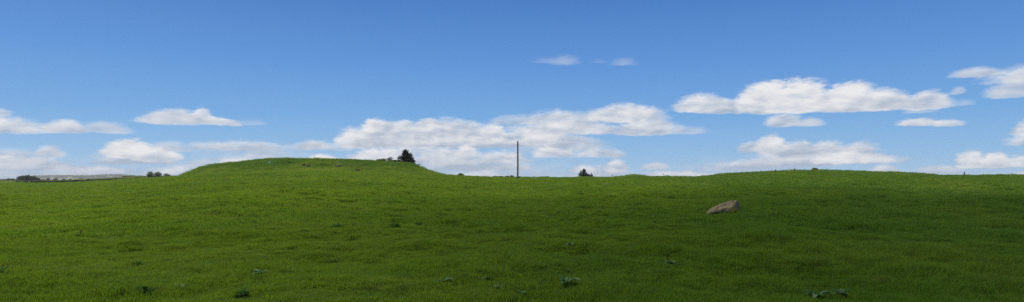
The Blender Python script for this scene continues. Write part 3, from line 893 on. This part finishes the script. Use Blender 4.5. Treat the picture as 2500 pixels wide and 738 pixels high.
# ------------------------------------------------------------------ far wooded ridge
RD = 2600.0
def ridge():
    topy = [(-400, 440), (40, 437), (78, 430.8), (120, 430.3), (150, 429.6), (172, 429.4), (190, 430.3), (220, 429.8), (250, 428.2), (297, 427.6), (310, 429), (360, 433), (430, 437), (520, 441)]
    a = np.array(topy)
    V = []; Fc = []; cols = np.linspace(-400, 520, 140); prof = [(-260, -6), (-150, .25), (-60, .8), (0, 1), (80, .9), (300, -6)]
    for px in cols:
        ty = np.interp(px, a[:, 0], a[:, 1]); zt = EYE + (HY - ty) / F * RD
        for (dy, q) in prof:
            Y = RD + dy; x = (px - CX) / F * Y
            z = (zt + 3) * q - 3 if q > 0 else -5
            V.append((x, Y, z))
    m = len(prof)
    for i in range(len(cols) - 1):
        for j in range(m - 1):
            Fc.append((i * m + j, (i + 1) * m + j, (i + 1) * m + j + 1, i * m + j + 1))
    o = mesh_obj('hills', V, Fc, simple_mat('haze_paled_hill_pasture', (.14, .18, .06), (.20, .22, .09), .01, .95, .1), smooth=True)  # hill colour lightened to carry some of the haze
    tag(o, kind='structure')
    r = random.Random(3); V = []; Fc = []
    for i in range(9000):
        px = r.uniform(70, 330); dy = r.uniform(-120, 30)
        if mnoise.noise(Vector((px * .05, dy * .01, 2))) < -.25 and dy < -40: continue
        ty = np.interp(px, a[:, 0], a[:, 1]); zt = EYE + (HY - ty) / F * RD
        q = np.interp(dy, [-150, -60, 0, 80], [.25, .8, 1, .9])
        Y = RD + dy; x = (px - CX) / F * Y
        p = Vector((x, Y, (zt + 3) * q - 3 + r.uniform(0, 4.6) * (.6 + .6 * mnoise.noise(Vector((px * .3, dy * .05, 0))))))
        d = Vector((r.gauss(0, 1), r.gauss(0, 1), r.gauss(0, 1))).normalized(); e = d.orthogonal().normalized(); s = r.uniform(1.2, 3.0); k = len(V)
        V += [p - d * s, p + e * s * .7, p + d * s, p - e * s * .7]; Fc.append((k, k + 1, k + 2, k + 3))
    o = mesh_obj('woodland', V, Fc, leafy('haze_paled_woodland', (.13, .15, .07), (.22, .23, .13), .02, .4))  # leaf colour paled to stand in for part of the haze
    tag(o, 'far off woodland fading into haze along the ridge at left', 'woodland', kind='stuff')
ridge()

# ------------------------------------------------------------------ light
SUN_AZ = R(-50); SUN_EL = R(46)
sd = Vector((math.sin(SUN_AZ) * math.cos(SUN_EL), math.cos(SUN_AZ) * math.cos(SUN_EL), math.sin(SUN_EL)))
sun = bpy.data.lights.new('sun', 'SUN'); sun.energy = 4.8; sun.angle = R(.5); sun.color = (1, .955, .88)
so = bpy.data.objects.new('sun', sun); so.rotation_euler = sd.to_track_quat('Z', 'Y').to_euler(); so.location = sd * 200; link(so)

# unseen cloud added out of frame towards the sun to shade the field's right
def added_cloud(cx, cy, ax, ay, hgt, thick, dens, label):
    t = hgt / sd.z
    c = Vector((cx, cy, 0)) + sd * t
    bm = bmesh.new(); bmesh.ops.create_icosphere(bm, subdivisions=5, radius=1)
    for v in bm.verts:
        n = 1 + .22 * mnoise.fractal(v.co * 1.6 + Vector((cx, 0, 0)), 1, 2, 3)
        k = 1.0 if v.co.z > 0 else .35
        v.co = Vector((v.co.x * ax * n, v.co.y * ay * n, v.co.z ** 3 * thick * k * n))
    me = bpy.data.meshes.new('shade_cloud'); bm.to_mesh(me); bm.free()
    m, nt, out = new_mat('shade_cloud_vapour')
    pv = nt.new('ShaderNodeVolumePrincipled'); pv.inputs['Density'].default_value = dens; pv.inputs['Color'].default_value = (1, 1, 1, 1)
    nt.l.new(pv.outputs[0], out.inputs['Volume'])
    me.materials.append(m)
    o = bpy.data.objects.new('shade_cloud', me); o.location = c; link(o)
    o['kind'] = 'structure'
    return o
added_cloud(46, 2, 66, 56, 520, 75, .0165, '')

# ------------------------------------------------------------------ haze
def haze():
    x0, x1, y0, y1, z0, z1 = -3300, 3300, -3300, 3300, -9, 27
    V = [(x, y, z) for x in (x0, x1) for y in (y0, y1) for z in (z0, z1)]
    Fc = [(0, 1, 3, 2), (4, 6, 7, 5), (0, 4, 5, 1), (2, 3, 7, 6), (0, 2, 6, 4), (1, 5, 7, 3)]
    m, nt, out = new_mat('pale_air')
    pv = nt.new('ShaderNodeVolumePrincipled'); pv.inputs['Density'].default_value = HAZE; pv.inputs['Color'].default_value = (1, .985, .94, 1)
    nt.l.new(pv.outputs[0], out.inputs['Volume'])
    o = mesh_obj('haze', V, Fc, m)
    return tag(o, kind='stuff')
HAZE = .00016
haze()

# ------------------------------------------------------------------ sky with clouds
# (x0, x1, y_top, y_base, brightness, opacity, softness) in photograph rows and columns, turned into azimuth / rise
CL = [
 # pale low veil along the horizon
 (-400, 620, 385, 434, .30, .8, 2.2), (-300, 260, 352, 392, .3, .45, 2.5), (900, 1500, 366, 436, .35, .6, 2.2), (430, 860, 342, 392, .30, .5, 2.4), (1560, 2000, 370, 432, .35, .5, 2.4), (1180, 1460, 305, 366, .3, .45, 2.2), (330, 900, 372, 425, .40, .45, 3), (560, 1500, 396, 440, .42, .55, 3), (1300, 2300, 400, 440, .45, .45, 3), (2150, 3000, 402, 440, .5, .35, 3),
 # high small ones
 (1285, 1380, 136, 153, .1, .24, 2.8), (1330, 1430, 131, 155, .35, .42, 2.6), (1425, 1500, 142, 153, .1, .12, 3), (1478, 1560, 138, 157, .3, .40, 2.6),
 # left
 (-120, 44, 257, 278, .7, .8, 1.2), (180, 335, 294, 321, .45, .70, 1.4), (90, 220, 290, 320, .72, .9, 1), (-120, 135, 281, 318, .75, .9, 1),
 (560, 665, 290, 303, .2, .30, 2), (325, 525, 266, 299, .70, .9, 1), (462, 530, 259, 292, .7, .85, 1), (478, 592, 285, 303, .72, .85, 1),
 (-60, 130, 362, 388, .35, .7, 1.5), (85, 160, 352, 380, .62, .85, 1.1), (-200, 200, 376, 403, .86, .9, 1), (-100, 330, 398, 416, .30, .7, 1.5),
 (150, 340, 402, 421, .70, .75, 1.3), (345, 480, 342, 368, .28, .75, 1.4), (200, 430, 366, 397, -.15, .85, 1.3), (240, 392, 336, 378, 1.0, 1, .8), (318, 452, 355, 391, .92, .95, .9),
 (420, 600, 385, 410, .55, .7, 1.3), (340, 500, 404, 428, .8, .75, 1.2), (130, 215, 423, 432, .9, .8, 1.2),
 (450, 570, 343, 365, .38, .7, 1.3), (515, 700, 341, 365, .55, .8, 1.2), (590, 705, 364, 384, .40, .65, 1.3), (525, 650, 384, 399, .8, .75, 1.2), (720, 800, 340, 362, .68, .85, 1.1),
 # centre, upper bank
 (1175, 1330, 279, 302, .25, .6, 1.5), (1250, 1480, 267, 300, .42, .85, 1.1), (1420, 1632, 250, 292, .78, .97, .9),
 (1620, 1735, 307, 326, .38, .5, 1.6), (1490, 1672, 290, 325, .60, .93, 1), (1245, 1530, 290, 323, .66, .95, 1),
 (930, 1250, 288, 340, .42, .97, .9), (1150, 1440, 305, 352, .40, .9, 1.1), (835, 1020, 300, 354, .38, .95, 1), (870, 990, 290, 325, .5, .9, 1), (690, 870, 344, 364, .35, .7, 1.5), (880, 945, 289, 318, .9, .95, .9), (950, 1020, 291, 320, .72, .9, 1), (1008, 1075, 286, 315, .78, .92, .9),
 (1165, 1245, 302, 328, 1.0, .95, .9), (1300, 1500, 330, 362, .45, .75, 1.3), (1255, 1375, 314, 348, .88, .92, 1), (880, 1280, 322, 356, .45, .95, 1), (930, 1310, 330, 350, .68, .8, 1.2), (812, 912, 307, 354, .88, .97, .9),
 # centre, lower bank
 (1285, 1420, 356, 381, .74, .9, 1), (1390, 1545, 362, 382, .66, .85, 1.1),
 (980, 1330, 386, 412, .20, .8, 1.3), (1150, 1300, 366, 395, .72, .9, 1), (1000, 1180, 362, 398, .6, .95, 1), (1105, 1175, 352, 378, .95, .95, .9), (830, 1040, 356, 400, .86, .98, .9), (745, 840, 374, 394, .98, .97, .9),
 (900, 1150, 356, 374, .9, .7, 1.1), (1100, 1235, 417, 438, .9, .85, 1.1), (1225, 1320, 396, 412, .65, .6, 1.4),
 # right of the pole, near the horizon
 (1370, 1560, 400, 436, .35, .8, 1.2), (1380, 1465, 400, 418, .85, .8, 1.1), (1472, 1540, 385, 415, .82, .85, 1), (1560, 1640, 393, 412, .85, .8, 1.1), (1540, 1760, 416, 436, .98, .92, 1),
 (1700, 1920, 392, 412, .45, .65, 1.4), 
 # big right cloud
 (2320, 2385, 239, 256, .1, .35, 2), (2190, 2300, 261, 274, .2, .4, 1.8), (1680, 1970, 238, 270, .25, .9, 1.1), (1636, 1790, 226, 268, .78, .92, 1), (2180, 2342, 222, 261, .68, .92, .95), (2060, 2230, 214, 262, .80, 1, .8),
 (1975, 2160, 196, 262, .92, 1, .75), (1780, 1965, 197, 264, .88, 1, .75), (1860, 2040, 189, 262, 1.0, 1, .75),
 (1862, 1968, 272, 305, .62, .85, 1.1), (1930, 2022, 286, 306, .5, .75, 1.2), (2174, 2310, 286, 305, .72, .9, 1), (2270, 2372, 291, 305, .62, .8, 1.2),
 # right lower bank
 (1760, 2080, 366, 404, .30, .75, 1.3), (1796, 1880, 343, 368, .60, .85, 1), (2040, 2155, 341, 378, .35, .85, 1.1), (1790, 2190, 352, 396, .4, .85, 1.2), (1970, 2070, 340, 378, .68, .92, .9), (1890, 2000, 338, 378, .5, .92, .9), (1842, 1925, 327, 372, .88, .95, .9),
 (1960, 2225, 369, 395, .88, .95, .95), (2110, 2205, 396, 419, .85, .88, 1.1), (2215, 2380, 399, 422, .6, .7, 1.3),
 (2320, 2420, 364, 405, .92, .95, .9), (2385, 2490, 368, 406, .95, .97, .9), (2455, 2640, 364, 404, .9, .95, .9), (2425, 2560, 418, 434, .95, .85, 1),
 (2320, 2460, 159, 184, .5, .8, 1.4), (2385, 2560, 188, 230, .35, .8, 1.3), (2370, 2700, 152, 194, .72, .9, 1.2), (2314, 2362, 209, 228, .3, .55, 1.5),
 (2440, 2600, 324, 350, .40, .75, 1.2), (2462, 2640, 277, 324, .92, .95, .9),
]

def make_world():
    w = bpy.data.worlds.new('World'); SC.world = w; w.use_nodes = True
    t = w.node_tree; t.nodes.clear(); nt = NT(t)
    out = nt.new('ShaderNodeOutputWorld')
    sky = nt.new('ShaderNodeTexSky', sky_type='NISHITA', sun_disc=False)
    sky.sun_elevation = SUN_EL; sky.sun_rotation = SUN_AZ % (2 * math.pi)
    sky.air_density = 1.0; sky.dust_density = .35; sky.ozone_density = 2.2; sky.altitude = 100
    tc = nt.new('ShaderNodeTexCoord').outputs['Generated']
    sp = nt.new('ShaderNodeSeparateXYZ'); nt.l.new(tc, sp.inputs[0])
    x, y, z = sp.outputs
    u = nt.math('ARCTAN2', x, y)
    hr = nt.math('SQRT', nt.math('ADD', nt.math('MULTIPLY', x, x), nt.math('MULTIPLY', y, y)))
    v = nt.math('DIVIDE', z, nt.math('MAXIMUM', hr, .02))
    rp = nt.new('ShaderNodeValToRGB'); cr = rp.color_ramp
    stops = [(0, (.36, .58, .82)), (.035, (.275, .50, .78)), (.10, (.17, .395, .745)), (.19, (.105, .29, .68)), (.29, (.066, .205, .56)), (.6, (.05, .16, .48)), (1, (.04, .13, .42))]
    while len(cr.elements) < len(stops): cr.elements.new(.5)
    for e, (q, c_) in zip(cr.elements, stops): e.position = q; e.color = c_ + (1,)
    nt.put(rp.inputs[0], v)
    air = nt.mixc(1.0, rp.outputs[0], (10, 10, 10, 1), 'MULTIPLY')
    skyc = nt.mixc(.05, air, sky.outputs[0])
    cb = nt.new('ShaderNodeCombineXYZ'); nt.put(cb.inputs[0], u); nt.put(cb.inputs[1], v)
    uv = cb.outputs[0]
    sq = nt.vm('MULTIPLY', uv, (.85, 2.1, 1))
    # billowing warp of the outlines
    w1 = nt.vm('SUBTRACT', nt.noise(sq, 22, 4, .58, col=True), (.5, .5, .5))
    w2 = nt.vm('SUBTRACT', nt.noise(nt.vm('ADD', sq, (4.1, 2.7, 0)), 85, 4, .6, col=True), (.5, .5, .5))
    wp = nt.vm('MULTIPLY_ADD', w1, (.026, .0075, 0), uv)
    wp = nt.vm('MULTIPLY_ADD', w2, (.008, .0035, 0), wp)
    s2 = nt.new('ShaderNodeSeparateXYZ'); nt.l.new(wp, s2.inputs[0])
    c2 = nt.new('ShaderNodeCombineXYZ'); nt.put(c2.inputs[0], s2.outputs[0]); nt.put(c2.inputs[1], s2.outputs[1]); nt.put(c2.inputs[2], nt.math('MULTIPLY', s2.outputs[1], -1))
    P = c2.outputs[0]
    # relief: lumps lit from above left
    na = nt.noise(sq, 30, 3.5, .5)
    nb = nt.noise(nt.vm('ADD', sq, (-.007, .014, 0)), 30, 3.5, .5)
    lit = nt.math('MULTIPLY', nt.math('SUBTRACT', na, nb), 1.8)
    lump = nt.math('MULTIPLY_ADD', nt.math('SUBTRACT', nt.noise(sq, 34, 5, .6), .5), .62, 0)
    fine = nt.math('MULTIPLY', nt.math('SUBTRACT', nt.noise(sq, 120, 5, .62), .5), .35)
    edge = nt.math('ADD', lump, fine)
    edge1 = nt.math('ADD', edge, 1.05)

    def az(px): return math.atan((px - CX) / F)
    def sector(lo, hi):
        A = None; B = None
        for (x0, x1, yt, yb, br, op, so_) in CL:
            if x1 < lo - 60 or x0 > hi + 60: continue
            u0 = az((x0 + x1) / 2); a = (az(x1) - az(x0)) / 2
            cz = math.cos(u0)
            v0 = (HY - yb) / F * cz; hu = (yb - yt) / F * cz * 1.02; hd = max((yb - yt) * .22, 3.0) / F * cz
            q = nt.vm('MULTIPLY_ADD', P, (1 / a, 1 / hu, 1 / hd), (-u0 / a, -v0 / hu, v0 / hd))
            ql = nt.vm('LENGTH', nt.vm('MAXIMUM', q, (-99, 0, 0)))
            al = nt.math('SUBTRACT', edge1, ql)
            n = nt.new('ShaderNodeMapRange', interpolation_type='SMOOTHSTEP')
            nt.put(n.inputs[0], al); n.inputs[1].default_value = -.02; n.inputs[2].default_value = .46 * so_; n.inputs[3].default_value = 0; n.inputs[4].default_value = op
            al = n.outputs[0]
            # brighter towards the upper left of each puff
            g = nt.vm('DOT_PRODUCT', q, (-.12, .55, 0))
            b = nt.math('ADD', nt.math('ADD', g, lit), br * .85 - .22)
            b = nt.math('MINIMUM', b, 1.0)
            B = b if B is None else nt.mixf(al, B, b)
            A = al if A is None else nt.mixf(al, A, 1.0)
        return A, B
    def closure(A, B):
        col = nt.mixc(nt.math('MAXIMUM', B, 0.0), CLOUD_LO, CLOUD_HI)
        fin = nt.mixc(A, skyc, col)
        bg = nt.new('ShaderNodeBackground'); nt.l.new(fin, bg.inputs[0]); bg.inputs[1].default_value = SKYSTR
        return bg.outputs[0]
    def clear():
        # beyond the frame: scattered fair weather clouds by noise only
        cn = nt.ss(nt.noise(nt.vm('MULTIPLY', uv, (1, 1.8, 1)), 3.0, 3, .6), .50, .64, 0, .85)
        col = nt.mixc(cn, skyc, CLOUD_HI)
        bg = nt.new('ShaderNodeBackground'); nt.l.new(col, bg.inputs[0]); bg.inputs[1].default_value = SKYSTR
        return bg.outputs[0]
    def plain():
        bg = nt.new('ShaderNodeBackground'); nt.l.new(skyc, bg.inputs[0]); bg.inputs[1].default_value = SKYSTR
        return bg.outputs[0]
    cuts = [-60, 380, 800, 1150, 1560, 1960, 2560]
    def tree(i, j):
        if j - i == 1: return closure(*sector(cuts[i], cuts[j]))
        m = (i + j) // 2
        a = tree(i, m); b = tree(m, j)
        mx = nt.new('ShaderNodeMixShader')
        nt.put(mx.inputs[0], nt.math('GREATER_THAN', u, az(cuts[m]))); nt.l.new(a, mx.inputs[1]); nt.l.new(b, mx.inputs[2])
        return mx.outputs[0]
    ins = tree(0, len(cuts) - 1)
    # only the band of sky that holds the drawn clouds needs them
    inside = nt.math('MULTIPLY', nt.math('LESS_THAN', nt.math('ABSOLUTE', u), az(2560)), nt.math('MULTIPLY', nt.math('LESS_THAN', v, .235), nt.math('GREATER_THAN', v, -.02)))
    above = nt.math('LESS_THAN', nt.math('ABSOLUTE', u), az(2560))
    m1 = nt.new('ShaderNodeMixShader'); nt.put(m1.inputs[0], above); nt.l.new(clear(), m1.inputs[1]); nt.l.new(plain(), m1.inputs[2])
    m2 = nt.new('ShaderNodeMixShader'); nt.put(m2.inputs[0], inside); nt.l.new(m1.outputs[0], m2.inputs[1]); nt.l.new(ins, m2.inputs[2])
    nt.l.new(m2.outputs[0], out.inputs[0])
    w.cycles.sampling_method = 'MANUAL'; w.cycles.sample_map_resolution = 512
SKYSTR = .10
SKYTINT = (1, 1, 1, 1)
CLOUD_LO = (4.1, 4.8, 6.0)
CLOUD_HI = (8.3, 8.3, 8.45)
make_world()

# ------------------------------------------------------------------ camera
cam = bpy.data.cameras.new('camera'); co = bpy.data.objects.new('camera', cam); link(co)
co.location = (0, 0, EYE); co.rotation_euler = (R(90), 0, 0)
cam.sensor_fit = 'HORIZONTAL'; cam.sensor_width = 36; cam.lens = 36 * F / 2500
cam.shift_y = (HY - 369) / 2500
cam.clip_start = .1; cam.clip_end = 8000
SC.camera = co

SC.view_settings.view_transform = 'Standard'; SC.view_settings.look = 'None'
SC.view_settings.exposure = 0; SC.view_settings.gamma = 1
SC.render.engine = 'CYCLES'
SC.cycles.max_bounces = 5; SC.cycles.diffuse_bounces = 3; SC.cycles.transmission_bounces = 3
SC.cycles.volume_bounces = 0; SC.cycles.use_denoising = False; SC.cycles.use_adaptive_sampling = False
SC.cycles.sample_clamp_indirect = 4
